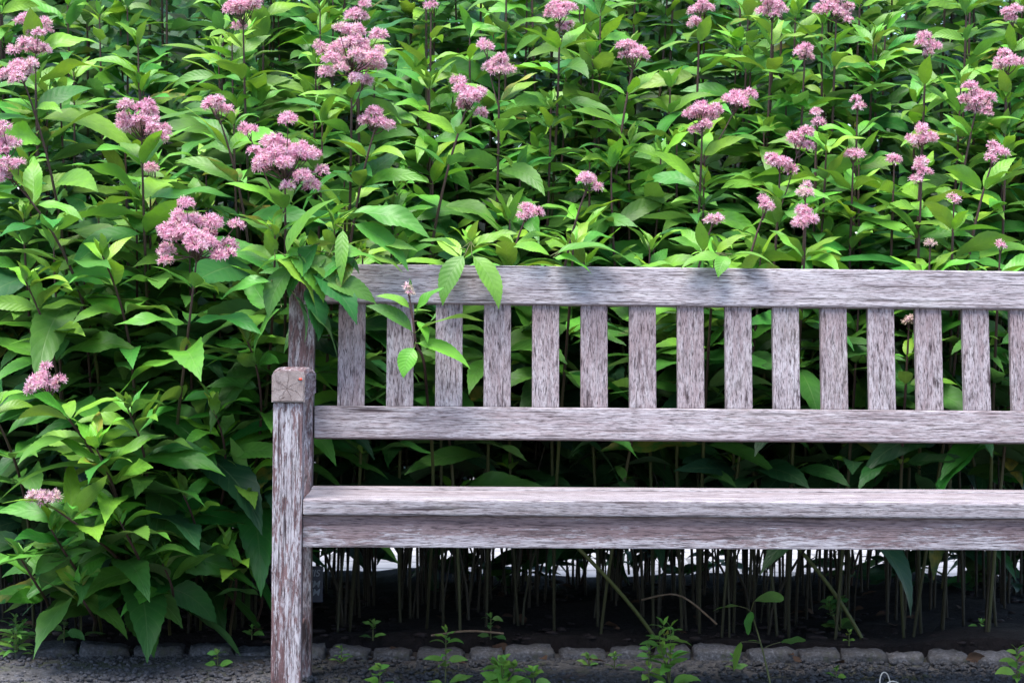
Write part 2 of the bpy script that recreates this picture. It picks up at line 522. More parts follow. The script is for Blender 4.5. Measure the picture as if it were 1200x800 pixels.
# seat boards, slightly dished
yy = .001
for i, (w, dz) in enumerate(((.092, 0), (.072, -.003), (.072, -.006), (.072, -.006), (.072, -.003))):
    th = .037 if i == 0 else .024
    zt = .479 + dz
    if i == 0:
        box("seat_slat", PW + .0008, BL - PW - .0008, yy, yy + w, zt - th, zt, M['seat'], bevel=.007, seg=4)
    else:
        box("seat_slat", PW + .0008, BL - PW - .0008, yy, yy + w, zt - th, zt, M['seat'], bevel=.004)
    yy += w + .007
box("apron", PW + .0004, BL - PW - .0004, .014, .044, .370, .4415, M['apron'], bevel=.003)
box("rear_rail", X0, X1, .41, .44, .385, .44, M['post_dark'], bevel=.003)
for xm in (.85, 1.6):
    box("seat_bearer", xm, xm + .045, .0445, .4095, .385, .4385, M['post_dark'], bevel=.003)

# ladybird on the end grain of the arm
p = from_bench(.0605, -.0085, .7435)
lb = empty("ladybird", p, TH)
tag(lb, "tiny red ladybird clinging to the end grain of the bench arm", "ladybird")
def dome(name, rx, ry, rz, mat, parent, off=(0, 0, 0)):
    bm = bmesh.new()
    bmesh.ops.create_uvsphere(bm, u_segments=14, v_segments=8, radius=1)
    for v in bm.verts:
        v.co = Vector((v.co.x * rx + off[0], v.co.y * ry + off[1], v.co.z * rz + off[2]))
    return from_bm(name, bm, mat, parent, True)
tr = NT("ladybird red"); M['red'] = tr.done((.55, .05, .02), .3)
tb = NT("ladybird black"); M['black'] = tb.done((.015, .015, .015), .35)
dome("wing_case", .0042, .0028, .0030, M['red'], lb)
dome("head", .0015, .0018, .0018, M['black'], lb, (-.0045, 0, -.0004))

# ---------------------------------------------------------------- plants
def tube(mb, pts, rad, sides=6, tone=None, rnd=.5):
    pts = np.asarray(pts, float)
    n = len(pts)
    T = np.gradient(pts, axis=0)
    T /= np.linalg.norm(T, axis=1)[:, None] + 1e-9
    up = np.array([.31, .95, .05])
    S = np.cross(T, up); S /= np.linalg.norm(S, axis=1)[:, None] + 1e-9
    N = np.cross(S, T)
    a = np.arange(sides) / sides * 2 * np.pi
    rad = np.broadcast_to(np.asarray(rad, float), (n,))
    V = pts[:, None, :] + rad[:, None, None] * (np.cos(a)[None, :, None] * S[:, None, :] + np.sin(a)[None, :, None] * N[:, None, :])
    i, j = np.meshgrid(np.arange(n - 1), np.arange(sides), indexing='ij')
    j2 = (j + 1) % sides
    Q = np.stack([(i * sides + j).ravel(), (i * sides + j2).ravel(), ((i + 1) * sides + j2).ravel(), ((i + 1) * sides + j).ravel()], 1)
    tn = np.repeat(np.broadcast_to(np.asarray(.5 if tone is None else tone, float), (n,)), sides)
    mb.add(V.reshape(-1, 3), Q, None, None, tn, rnd)

_grid = {}
def grid_faces(n):
    if n not in _grid:
        i, j = np.meshgrid(np.arange(n - 1), np.arange(4), indexing='ij')
        a = (i * 5 + j).ravel()
        _grid[n] = np.stack([a, a + 5, a + 6, a + 1], 1)
    return _grid[n]
SJ = np.array([-1, -.52, 0, .52, 1.0])

def leaf(rng, base, az, L, W, e0, e1, n=20, tone=.5, rnd=None, fold=.28, shape=(.70, 1.2), teeth=.034, pet=.06, twist=None, side=None):
    """one serrated lance-shaped blade; returns vertices and uv"""
    t = np.linspace(0, 1, n)
    e = e0 + (e1 - e0) * t ** 1.15
    azt = az + (rng.normal(0, .22) if side is None else side) * t
    T = np.stack([np.cos(e) * np.cos(azt), np.cos(e) * np.sin(azt), np.sin(e)], 1)
    C = np.zeros((n, 3)); C[1:] = np.cumsum((T[1:] + T[:-1]) * .5, axis=0) * (L / (n - 1))
    C += np.asarray(base)
    S = np.stack([-np.sin(azt), np.cos(azt), np.zeros(n)], 1)
    N = np.cross(T, S)
    ro = (rng.normal(0, .35) + .32 * math.cos(az) if twist is None else twist) + rng.normal(0, .3) * t
    S2 = S * np.cos(ro)[:, None] + N * np.sin(ro)[:, None]
    N2 = np.cross(T, S2)
    u = np.clip((t - pet) / (1 - pet), 0, 1)
    w = u ** shape[0] * (1 - u) ** shape[1]
    um = shape[0] / (shape[0] + shape[1])
    w = w / (um ** shape[0] * (1 - um) ** shape[1]) * W * .5 + .0007
    saw = np.where(np.arange(n) % 2 == 1, 1 + teeth, 1 - teeth)
    fo = fold * (1 - .5 * t) + rng.normal(0, .06)
    wav = rng.uniform(.0, .008) * L / .18
    p1, p2 = rng.uniform(0, 6.28, 2)
    V = np.zeros((n, 5, 3))
    for j, s in enumerate(SJ):
        ww = w * s * (saw if abs(s) == 1 else 1)
        lift = np.abs(w * s) * np.tan(fo) * (1.0 if abs(s) < 1 else .85)
        wv = wav * s * s * np.sin(t * 11 + (p1 if s > 0 else p2)) * np.clip(w / (W * .5), 0, 1)
        V[:, j] = C + S2 * ww[:, None] + N2 * (lift + wv)[:, None]
        if abs(s) == 1:
            V[:, j] += T * (np.where(np.arange(n) % 2 == 1, .25, 0) * L / n)[:, None]
    uv = np.stack([np.broadcast_to((SJ + 1) / 2, (n, 5)), np.broadcast_to(t[:, None], (n, 5))], -1)
    return V.reshape(-1, 3), uv.reshape(-1, 2), C

def add_leaf(mb, rng, guard, base, az, L, W, e0, e1, n=20, tone=.5, **k):
    V, uv, C = leaf(rng, base, az, L, W, e0, e1, n, **k)
    if guard is not None and not guard(V): return False
    mb.add(V, grid_faces(n), None, uv, float(np.clip(tone, 0, 1)), rng.random())
    return True

def guard_behind(V):
    """leaves of plants behind the bench: keep clear of its back and never poke out in front"""
    b = to_bench(V)
    hit = (b[:, 0] > -.02) & (b[:, 2] < 1.03) & (b[:, 1] < RK * (b[:, 2] - .63) + .447 + .052) & (b[:, 2] > .05)
    return not hit.any()
def guard_solid(V):
    """leaves free to hang over the rail, only not through the wood"""
    b = to_bench(V)
    yf = RK * (b[:, 2] - .63) + .447
    back = (b[:, 0] > -.004) & (b[:, 0] < BL) & (b[:, 2] < 1.024) & (b[:, 2] > .35) & (b[:, 1] > yf - .008) & (b[:, 1] < yf + .056)
    side = (b[:, 0] > -.012) & (b[:, 0] < .078) & (b[:, 1] > -.02) & (b[:, 1] < .56) & (b[:, 2] < .775)
    seat = (b[:, 0] > 0) & (b[:, 1] > -.02) & (b[:, 1] < .5) & (b[:, 2] < .50) & (b[:, 2] > .35)
    return not (back | side | seat).any()

def flower_head(rng, tip, up, w, parent, origin, tone_shift=0.0, name="flower_head"):
    mb, st = MB(), MB()
    up = np.asarray(up, float); up /= np.linalg.norm(up)
    up = up * .6 + np.array([0, -.12, .55]); up /= np.linalg.norm(up)
    a = np.cross(up, [.3, 1, .1]); a /= np.linalg.norm(a); b = np.cross(up, a)
    kk = max(2, int(round((w / .024) ** 1.62)))
    kk = min(kk, 34)
    rs = w * .5 / math.sqrt(kk) * 1.0
    hgt = w * (.24 + .07 * min(1, max(0, w - .11) / .07)) + .012
    for i in range(kk):
        ang = i * 2.39996 + rng.normal(0, .25)
        r = math.sqrt((i + .45) / kk) * (w * .5 - rs * .4) * rng.uniform(.8, 1.2)
        c = np.asarray(tip) + a * math.cos(ang) * r + b * math.sin(ang) * r + up * (hgt * (1 - .85 * (r / (w * .5)) ** 2) + rng.normal(0, .15 * w + .003))
        rr = rs * rng.uniform(.65, 1.22)
        # stalk
        q = np.asarray(tip) - up * rng.uniform(0, .02)
        m = q * .45 + c * .55 - up * .01 + (c - q - up * np.dot(c - q, up)) * .1
        tt = np.linspace(0, 1, 5)[:, None]
        pts = (1 - tt) ** 2 * q + 2 * tt * (1 - tt) * m + tt ** 2 * c
        tube(st, pts, np.linspace(.0018, .0010, 5), 4, np.full(5, .12))
        # florets: tight dome of tubes each opening in a few threads
        nf = int(min(150, max(16, 6.3 * rr * rr / .0046 ** 2)))
        z = rng.uniform(-.35, 1, nf); ph = rng.uniform(0, 6.283, nf); q_ = np.sqrt(1 - z * z)
        d = (q_ * np.cos(ph))[:, None] * a + (q_ * np.sin(ph))[:, None] * b + z[:, None] * up
        flat = np.array([1.0])
        P = c + d * (rr * rng.uniform(.5, 1.05, nf))[:, None] - up * (np.maximum(0, d @ up) * rr * .25)[:, None]
        base_t = np.clip(rng.normal(.48, .22, nf) + tone_shift, 0, 1)
        d2 = d + rng.normal(0, .25, (nf, 3)); d2 /= np.linalg.norm(d2, axis=1)[:, None]
        s1 = np.cross(d2, [.2, .5, .83]); s1 /= np.linalg.norm(s1, axis=1)[:, None]; s2 = np.cross(d2, s1)
        # body
        rb, lb_ = .0017, rng.uniform(.004, .007, nf)
        V = [P - d2 * .004]
        for q3 in range(3):
            an = q3 * 2.094
            V.append(P + d2 * lb_[:, None] * .6 + rb * (math.cos(an) * s1 + math.sin(an) * s2))
        V.append(P + d2 * lb_[:, None])
        V = np.stack(V, 1)
        fa = np.array([[0, 2, 1], [0, 3, 2], [0, 1, 3], [4, 1, 2], [4, 2, 3], [4, 3, 1]])
        T = (np.arange(nf)[:, None, None] * 5 + fa[None]).reshape(-1, 3)
        mb.add(V.reshape(-1, 3), None, T, None, np.repeat(np.clip(base_t - .12, 0, 1), 5))
        # threads
        for q3 in range(5):
            an = q3 * 1.2566 + rng.uniform(0, .8, nf)
            dirn = d2 * .75 + .75 * (np.cos(an)[:, None] * s1 + np.sin(an)[:, None] * s2) + rng.normal(0, .15, (nf, 3))
            dirn /= np.linalg.norm(dirn, axis=1)[:, None]
            sd_ = np.cross(dirn, d2); sd_ /= np.linalg.norm(sd_, axis=1)[:, None] + 1e-6
            ln = rng.uniform(.005, .0105, nf)[:, None]
            b0 = P + d2 * (lb_ * .55)[:, None]
            V = np.stack([b0 - sd_ * .0007, b0 + sd_ * .0007, b0 + dirn * ln + sd_ * .0006, b0 + dirn * ln - sd_ * .0006], 1)
            Q = np.arange(nf)[:, None] * 4 + np.array([0, 1, 2, 3])[None]
            mb.add(V.reshape(-1, 3), Q, None, None, np.repeat(np.clip(base_t + .22, 0, 1), 4))
    h = mb.build(name, M['flower'], parent, False, origin)
    st.build("stalks", M['stem'], h, True, origin)
    return h

def bez(P, n):
    t = np.linspace(0, 1, n)[:, None]
    P = [np.asarray(p, float) for p in P]
    return (1 - t) ** 3 * P[0] + 3 * t * (1 - t) ** 2 * P[1] + 3 * t * t * (1 - t) * P[2] + t ** 3 * P[3]

def plant(name, base, tip, seed, fw=0.0, guard=guard_behind, bare=.45, ls=1.0, lean=None, n=20, rstem=.0043,
          tone_shift=0.0, fl_tone=0.0, heads=(), top_gap=None, dens=1.0, whorl=(3, 5), via=None, extra=()):
    rng = np.random.default_rng(seed)
    base, tip = np.asarray(base, float), np.asarray(tip, float)
    root = empty(name, base)
    H = np.linalg.norm(tip - base)
    dv = tip - base
    lean = np.array([0, 0, 1.0]) if lean is None else np.asarray(lean, float)
    ld = lean / np.linalg.norm(lean)
    p1 = base + np.array([dv[0] * .12, dv[1] * .12, .45 * dv[2]]) + rng.normal(0, .02, 3) * [1, 1, 0]
    p2 = tip - ld * H * .3
    pts = bez((base, p1, p2, tip), 22)
    if via is not None:
        ctl = np.array([base] + [np.asarray(q, float) for q in via] + [tip])
        for _ in range(3):                      # corner cutting gives a smooth bent stem
            a_, b_ = ctl[:-1], ctl[1:]
            mid = np.stack([a_ * .75 + b_ * .25, a_ * .25 + b_ * .75], 1).reshape(-1, 3)
            ctl = np.concatenate([ctl[:1], mid, ctl[-1:]])
        pts = ctl
    seg = np.linalg.norm(np.diff(pts, axis=0), axis=1)
    cum = np.concatenate([[0], np.cumsum(seg)]); LEN = cum[-1]
    dist_tip = LEN - cum
    sm = MB()
    rad = np.interp(dist_tip, [0, .1, .5, 1.2, 3], [.0020, .0032, .0048, rstem, rstem])
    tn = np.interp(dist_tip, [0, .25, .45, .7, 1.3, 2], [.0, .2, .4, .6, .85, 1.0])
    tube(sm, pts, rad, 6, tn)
    lm = MB()
    def pos(d):
        c = LEN - d
        return np.array([np.interp(c, cum, pts[:, k]) for k in range(3)])
    d = (.085 if fw else .02) if top_gap is None else top_gap
    az0 = rng.uniform(0, 6.28)
    first = True
    while d < LEN - .03:
        P = pos(d)
        if P[2] < bare: break
        g = min(1.0, d / .38)
        cnt = int(rng.integers(whorl[0], whorl[1] + 1))
        if P[2] < bare + .2: cnt = max(2, cnt - 1)
        sp_ = (.060 + .088 * g) / dens
        for q in range(cnt):
            if rng.random() > .94: continue
            az = az0 + q * 6.2832 / cnt + rng.normal(0, .18)
            L = ls * (.092 + .172 * g) * rng.uniform(.70, 1.18)
            W = L * rng.uniform(.225, .315)
            e0 = R(48 - 42 * g + rng.normal(0, 11)); e1 = e0 - R(rng.uniform(12, 74))
            if d < .05 and not fw: e0 += R(18)
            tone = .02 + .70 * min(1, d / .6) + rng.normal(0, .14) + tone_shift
            if guard is guard_behind: tone += .16 * min(1, max(0, (1.02 - P[2]) / .4))  # lower leaves behind the bench tinted darker to stand in for shade
            for tries in range(3):
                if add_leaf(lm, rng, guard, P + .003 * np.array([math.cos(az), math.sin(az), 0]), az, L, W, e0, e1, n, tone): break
                az += rng.uniform(.4, 1.0); L *= .8; W *= .8
        if not fw and first:
            for q in range(4):
                az = rng.uniform(0, 6.28); L = ls * rng.uniform(.03, .055)
                add_leaf(lm, rng, guard, pos(.0), az, L, L * .3, R(rng.uniform(50, 80)), R(rng.uniform(20, 60)), max(8, n // 2), .02 + tone_shift)
        # axillary shoots: small leaf tufts
        if rng.random() < .35 * g and d > .2:
            for q in range(3):
                az = rng.uniform(0, 6.28); L = ls * rng.uniform(.04, .08)
                add_leaf(lm, rng, guard, P, az, L, L * .3, R(rng.uniform(20, 60)), R(rng.uniform(-20, 20)), max(8, n // 2), .1 + tone_shift)
        first = False
        az0 += .79 + rng.normal(0, .15)
        d += sp_ * rng.uniform(.85, 1.2)
    for (P, Q_, wl, tone) in extra:              # single leaves with a known start and tip
        P, Q_ = np.asarray(P, float), np.asarray(Q_, float)
        v = Q_ - P; L = np.linalg.norm(v) * 1.06
        az = math.atan2(v[1], v[0]); ec = math.atan2(v[2], math.hypot(v[0], v[1]))
        j = int(np.argmin(np.linalg.norm(pts - P, axis=1)))
        tube(sm, np.stack([pts[j] * (1 - f) + P * f for f in (0, .5, 1)]), .0013, 5, np.full(3, .5))
        add_leaf(lm, rng, None, P, az, L, L * wl, ec + R(24), ec - R(24), n, tone, side=0.0, twist=.6 * math.cos(az) + rng.normal(0, .15))
    tdir = pts[-1] - pts[-3]
    if fw:
        flower_head(rng, tip, tdir, fw, root, base, fl_tone)
    for (hp, hw) in heads:                       # further heads on branches of the same stem
        q = pos(rng.uniform(.07, .13)); hp = np.asarray(hp, float)
        mid_ = q * .5 + hp * .5 + np.array([0, 0, -.015])
        tube(sm, bez((q, mid_, mid_, hp), 7), np.linspace(.0022, .0015, 7), 5, np.full(7, .08))
        flower_head(rng, hp, hp - q, hw, root, base, fl_tone)
    sm.build("stem", M['stem'], root, True, base)
    if lm.n: lm.build("foliage", M['leaf'], root, True, base)
    return root

ORD = "first second third fourth fifth sixth seventh eighth ninth tenth eleventh twelfth thirteenth fourteenth fifteenth".split()
# px, py of the head in the photograph, head width in px, distance, px of the root, root distance, label, options
HEROES = [
 (40, 20, 52, 5.45, 60, 5.75, "tall plant with a flat pink flower head in the top corner above the two-headed one", {}),
 (27, 78, 62, 5.15, 95, 5.6, "leaning plant with twin pink flower heads, under the topmost corner bloom", dict(heads=[(42, 50, 40)], lean=(-.35, -.2, 1))),
 (14, 198, 46, 4.95, 120, 5.5, "purple-stemmed plant leaning far out with pink heads cut by the picture's edge", dict(heads=[(8, 168, 44)], lean=(-.9, -.3, 1))),
 (166, 138, 74, 5.05, 175, 5.6, "upright plant with a broad pink head on a straight purple stem, between three blooms", {}),
 (257, 128, 44, 5.1, 285, 5.6, "plant with a small compact pink head on a purple stem slanting over the biggest blooms", dict(lean=(-.35, -.1, 1))),
 (334, 182, 98, 4.95, 330, 5.45, "plant with the wide ragged pink head straight above the bench armrest", dict(heads=[(292, 152, 24)])),
 (231, 272, 104, 4.8, 185, 5.4, "plant with the broadest and lowest big pink head, leafy to the ground", dict(lean=(.12, -.1, 1), bare=.12, ls=1.28)),
 (57, 447, 58, 4.72, 165, 5.4, "low side stem with one small pink head, leaning out level with the armrest", dict(lean=(-.62, -.25, .8), bare=.1)),
 (52, 577, 42, 4.66, 150, 5.38, "lowest blooming stem of all, with a faded pale pink head level with the bench seat", dict(lean=(-.7, -.3, .55), fl_tone=.3, bare=.06)),
 (285, 8, 58, 5.6, 300, 5.9, "tall plant with a pink head cut by the picture's top, over the bench arm", {}),
 (412, 55, 98, 5.25, 395, 5.6, "plant with the widest pink head near the top, above the first back slat", dict(heads=[(425, 92, 28)])),
 (440, 138, 44, 5.2, 400, 5.55, "plant with a drooping pink head just under the widest upper bloom", dict(lean=(.3, -.1, 1))),
 (548, 108, 60, 5.35, 490, 5.6, "plant with a lumpy pink head on a slanting stem above the third and fourth slats", dict(lean=(.35, -.1, 1))),
 (585, 75, 44, 5.5, 560, 5.75, "plant with a round pink head above a lumpy one, over the fourth slat", dict(heads=[(570, 60, 18)])),
 (656, 12, 48, 5.7, 630, 5.9, "tall plant with a ragged pink head touching the picture's top over the fifth slat", dict(heads=[(660, 32, 18)])),
 (742, 64, 52, 5.65, 700, 5.8, "tall plant with a flat branched pink head high over the seventh slat", dict(lean=(.2, -.1, 1))),
 (687, 212, 38, 5.2, 650, 5.45, "short plant with a compact pink head on a leafy tip above the sixth slat", dict(lean=(.35, -.1, 1))),
 (617, 243, 38, 5.15, 570, 5.42, "short plant with the lowest pink head over the bench's fifth slat", dict(lean=(.4, -.1, 1))),
 (823, 132, 58, 5.45, 800, 5.65, "plant with two wide pink heads side by side above the eighth and ninth slats", dict(heads=[(862, 117, 42)])),
 (820, 8, 40, 5.85, 800, 6.0, "tall plant with a pink head cut off by the picture's top over the eighth slat", {}),
 (905, 10, 42, 5.8, 880, 6.0, "tall plant with a domed pink head at the picture's top above the tenth slat", {}),
 (980, 6, 54, 5.8, 960, 6.0, "tall plant with a wide pink head at the picture's top above the eleventh slat", {}),
 (943, 57, 30, 5.75, 915, 5.95, "tall plant with a small flat pink head over the tenth slat, below two top-edge blooms", {}),
 (1085, 58, 36, 5.7, 1075, 5.9, "tall plant with an egg-shaped pink head high over the thirteenth slat", {}),
 (1180, 72, 44, 5.65, 1165, 5.85, "tall plant with a pink head high above the end of the row of slats", {}),
 (1145, 110, 54, 5.55, 1110, 5.75, "plant with a wide pink head above the fourteenth slat, under a higher edge bloom", dict(lean=(.2, -.1, 1))),
 (1080, 157, 44, 5.45, 1050, 5.65, "plant with a split pink head midway up the bed above the thirteenth slat", {}),
 (914, 187, 40, 5.35, 885, 5.55, "plant with two pink heads stacked one above the other over the tenth slat", dict(heads=[(935, 168, 36)])),
 (957, 141, 22, 5.55, 945, 5.75, "plant with a tiny pink button head above the stacked pair by the tenth slat", {}),
 (1005, 121, 20, 5.6, 990, 5.8, "plant with a tiny pink head above the eleventh slat, the higher of two there", {}),
 (1000, 180, 30, 5.4, 985, 5.6, "plant with a flat small pink head above the eleventh slat, the lower of two there", {}),
 (1048, 187, 17, 5.4, 1040, 5.6, "plant with the tiniest rosy head, above the twelfth slat", {}),
 (1080, 202, 33, 5.3, 1060, 5.5, "plant with a rounded pink head low over the thirteenth slat", {}),
 (1163, 180, 38, 5.35, 1130, 5.55, "plant with a tilted pink head above the gap after the fourteenth slat", dict(lean=(.3, -.1, 1))),
 (1118, 230, 18, 5.25, 1105, 5.45, "short plant with a tiny pink head lowest over the fourteenth slat", {}),
 (944, 222, 26, 5.25, 920, 5.5, "short plant with a loose pale pink head low over the tenth slat, upper of two", dict(fl_tone=.2)),
 (895, 243, 28, 5.2, 860, 5.45, "short plant with an upright pink head low over the ninth slat", dict(lean=(.35, -.1, 1))),
 (944, 256, 36, 5.15, 925, 5.42, "short plant with a broad pink head nearest above the top rail by the tenth slat", {}),
 (836, 254, 22, 5.15, 800, 5.42, "short plant with a small star-like pink head low over the eighth slat", dict(lean=(.35, -.1, 1))),
 (1187, 20, 30, 5.8, 1175, 6.0, "tall plant with a pink head in the upper corner above the bench's far end", {}),
 (420, 16, 40, 5.7, 430, 5.95, "tall plant with a pale pink head half hidden behind the widest upper bloom", {}),
 (505, 9, 20, 5.8, 500, 6.0, "tall plant with a tiny pink head at the picture's top over the third slat", {}),
 (176, 203, 26, 5.25, 165, 5.65, "plant with a small half-hidden pink head behind the stem of a broad bloom", {}),
 (1090, 288, 12, 5.2, 1080, 5.45, "short plant with a tan seed head just above the top rail by the thirteenth slat", dict(fl_tone=.6)),
 (1172, 290, 12, 5.15, 1160, 5.42, "short plant with a tight pink bud just above the top rail by the last slat", {}),
 (1065, 378, 14, 5.12, 1060, 5.4, "plant with a tan seed head peeping between the twelfth and thirteenth slats", dict(fl_tone=.6, ls=.8)),
]
for i, (px, py, wpx, D, bx, bD, label, opt) in enumerate(HEROES):
    opt = dict(opt)
    tip = at(px, py + wpx * .25, D)
    b = at(bx, 700, bD); b.z = .02
    w = wpx / F * D * (.76 + .14 * min(1, max(0, wpx - 55) / 40))
    if 'heads' in opt:
        opt['fl_tone'] = opt.get('fl_tone', 0) + [-.06, .1, 0][i % 3]
        opt['heads'] = [(at(hx, hy + hw * .25, D + .02), hw / F * D * .82) for hx, hy, hw in opt['heads']]
    g = guard_solid if px < 480 else guard_behind
    bare = opt.pop('bare', .34 + .1 * ((i * 7) % 5) / 4)
    near = px < 360
    o = plant("flowering_plant", b, tip, 100 + i, w, g, bare, opt.pop('ls', 1.3 if near else 1.04), opt.pop('lean', (0, -.15, 1)), 26 if near else 20, **opt)
    tag(o, label, "flowering plant", "plants with pink flower heads")

# leafy shoots that hang over or through the bench back
def A_(px, py, D): return at(px, py, D)
SHOOTS = [
 (552, 283, 4.97, 520, 5.4, "leafy shoot dropping two long leaves over the top rail by the third and fourth slats", dict(
   via=[A_(515, 420, 5.3), A_(535, 320, 5.12), A_(545, 297, 5.0)],
   extra=[((545, 298, 4.95), (521, 357, 4.915), .36, .32), ((553, 299, 4.95), (582, 361, 4.91), .34, .3), ((540, 292, 4.97), (492, 285, 4.93), .3, .4), ((556, 290, 4.97), (606, 276, 4.95), .28, .15)])),
 (479, 344, 4.80, 500, 5.4, "budded shoot with bright leaves, poking between the second and third back slats", dict(ls=.42, fw=.016, fl_tone=.5,
   via=[A_(510, 560, 5.2), A_(500, 460, 4.99), A_(497, 418, 4.90), A_(487, 405, 4.81), A_(485, 380, 4.80)],
   extra=[((484, 390, 4.80), (430, 361, 4.79), .32, .5), ((486, 390, 4.80), (565, 379, 4.76), .26, .12), ((487, 402, 4.80), (548, 433, 4.77), .28, .08), ((486, 407, 4.8), (474, 442, 4.78), .55, .1),
          ((489, 376, 4.8), (500, 402, 4.77), .4, .02), ((481, 362, 4.8), (441, 349, 4.79), .36, .3), ((487, 368, 4.8), (520, 339, 4.79), .34, .2), ((479, 344, 4.8), (479, 327, 4.8), .3, .3)])),
 (392, 262, 4.93, 360, 5.42, "leafy shoot drooping over the joint of the rear post and the top rail", dict(
   extra=[((402, 268, 4.90), (400, 333, 4.86), .22, .22), ((385, 300, 4.9), (352, 330, 4.86), .4, .55), ((412, 262, 4.92), (475, 318, 4.9), .3, .3), ((410, 250, 4.92), (500, 281, 4.9), .3, .45),
          ((372, 330, 4.86), (438, 357, 4.88), .36, .5), ((400, 300, 4.9), (420, 322, 4.88), .5, .6)])),
 (322, 268, 4.88, 300, 5.42, "leafy stem pressed against the bench's rear post above the armrest", dict(
   extra=[((322, 303, 4.84), (366, 357, 4.80), .42, .14), ((318, 330, 4.85), (262, 352, 4.8), .34, .3), ((335, 300, 4.86), (395, 236, 4.85), .34, .35), ((345, 345, 4.84), (355, 400, 4.8), .46, .7), ((352, 355, 4.84), (392, 418, 4.82), .44, .72), ((330, 360, 4.84), (300, 420, 4.8), .4, .5)])),
 (352, 292, 4.84, 335, 5.42, "leafy shoot covering the top of the bench's rear post", dict(ls=.9,
   extra=[((350, 300, 4.82), (402, 345, 4.82), .36, .35), ((345, 310, 4.82), (318, 372, 4.8), .42, .5), ((358, 335, 4.82), (371, 398, 4.8), .46, .75), ((352, 300, 4.82), (300, 322, 4.8), .34, .3), ((362, 318, 4.82), (415, 380, 4.84), .42, .7), ((335, 288, 4.83), (376, 354, 4.81), .4, .2), ((375, 285, 4.83), (342, 348, 4.81), .42, .55), ((385, 296, 4.83), (446, 312, 4.82), .34, .3)])),
 (425, 296, 4.95, 410, 5.42, "leafy shoot lying over the top rail's end above the first slat", dict(ls=.85,
   extra=[((418, 300, 4.9), (372, 335, 4.86), .38, .4), ((428, 300, 4.9), (470, 320, 4.88), .34, .25), ((415, 305, 4.9), (398, 340, 4.86), .4, .5), ((430, 292, 4.92), (488, 296, 4.9), .3, .35)])),
 (672, 285, 4.99, 650, 5.42, "leafy shoot touching the top rail above the fifth and sixth slats", dict(
   extra=[((648, 302, 4.97), (692, 323, 4.93), .42, .12), ((645, 300, 4.97), (603, 291, 4.94), .36, .15), ((650, 298, 4.98), (728, 302, 4.94), .3, .35)])),
 (838, 296, 5.02, 820, 5.42, "bright young shoot resting leaves on the top rail by the eighth and ninth slats", dict(
   extra=[((852, 300, 4.99), (842, 325, 4.95), .5, .08), ((848, 303, 5.0), (800, 316, 4.96), .34, .12), ((858, 298, 5.0), (905, 312, 4.96), .34, .3)])),
]
for i, (px, py, D, bx, bD, label, opt) in enumerate(SHOOTS):
    opt = dict(opt)
    tip = at(px, py, D); b = at(bx, 700, bD); b.z = .02
    fw_ = lambda p: at(p[0], p[1], p[2] - (.055 if p[2] > 4.835 else 0))
    opt['extra'] = [(fw_(p), fw_(q), w, t) for p, q, w, t in opt['extra']]
    o = plant("leafy_plant", b, tip, 300 + i, opt.pop('fw', 0), guard_solid, .5 if i != 1 else .9, opt.pop('ls', .95), opt.pop('lean', (.02, -.3, .8)), n=26, tone_shift=-.05, whorl=(3, 4), **opt)
    tag(o, label, "plant", "leafy stems at the bench back")

# leafy flowerless stems that make the mass of the bed
frng = np.random.default_rng(77)
placed = []
def spot(x, y, dmin):
    for (a, b) in placed:
        if (a - x) ** 2 + (b - y) ** 2 < dmin * dmin: return False
    placed.append((x, y)); return True
def top_h(D): return min(2.35, 1.03 + (D - 5.3) * 1.02)
cnt = 0
tries = 0
while cnt < 230 and tries < 20000:
    tries += 1
    y = frng.uniform(5.36, 6.78)
    hw_ = y * .258 + .34
    x = frng.uniform(-hw_, hw_)
    if not spot(x, y, .078 if y > 5.75 or x < -.6 else .125): continue
    near_side = x < -.62
    h = top_h(y) * frng.uniform(.84, 1.0)
    fy = y - frng.uniform(.02, .22) - (.18 if (near_side and y < 5.7) else 0)
    tip = (x + frng.normal(0, .07), fy, h)
    back = y > 6.1
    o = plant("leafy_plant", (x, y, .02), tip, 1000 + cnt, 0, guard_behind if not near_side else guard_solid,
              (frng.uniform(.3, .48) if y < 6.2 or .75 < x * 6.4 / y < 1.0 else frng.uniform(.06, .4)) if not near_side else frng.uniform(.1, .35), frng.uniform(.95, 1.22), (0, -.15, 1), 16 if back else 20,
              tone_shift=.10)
    tag(o, "leafy green flowerless stem crowded into the bed behind the bench", "plant", "flowerless stems filling the bed")
    cnt += 1

# low leafy stems at the side of the bench, reaching out over the kerb
for i, (px, py, D, bx, bD) in enumerate(((120, 300, 4.9, 150, 5.4), (30, 330, 4.9, 90, 5.4), (110, 520, 4.7, 150, 5.36), (250, 480, 4.95, 235, 5.42),
                                          (60, 620, 4.75, 120, 5.36), (140, 610, 4.75, 170, 5.36), (285, 560, 5.05, 260, 5.45), (-10, 480, 4.85, 40, 5.4), (215, 580, 4.95, 220, 5.42), (25, 655, 4.8, 60, 5.34), (90, 690, 4.85, 110, 5.32), (190, 660, 4.9, 200, 5.34), (265, 640, 5.0, 270, 5.36), (300, 680, 5.12, 300, 5.4), (150, 480, 4.78, 165, 5.36), (290, 400, 4.92, 275, 5.42))):
    tip = at(px, py, D); b = at(bx, 700, bD); b.z = .02
    o = plant("leafy_plant", b, tip, 500 + i, 0, guard_solid, .15, 1.2, (-.25, -.5, .7), 26, tone_shift=-.02 if i < 4 else .12)
    tag(o, "big-leaved flowerless stem leaning out over the kerb beside the bench arm", "plant", "leafy stems beside the bench arm")

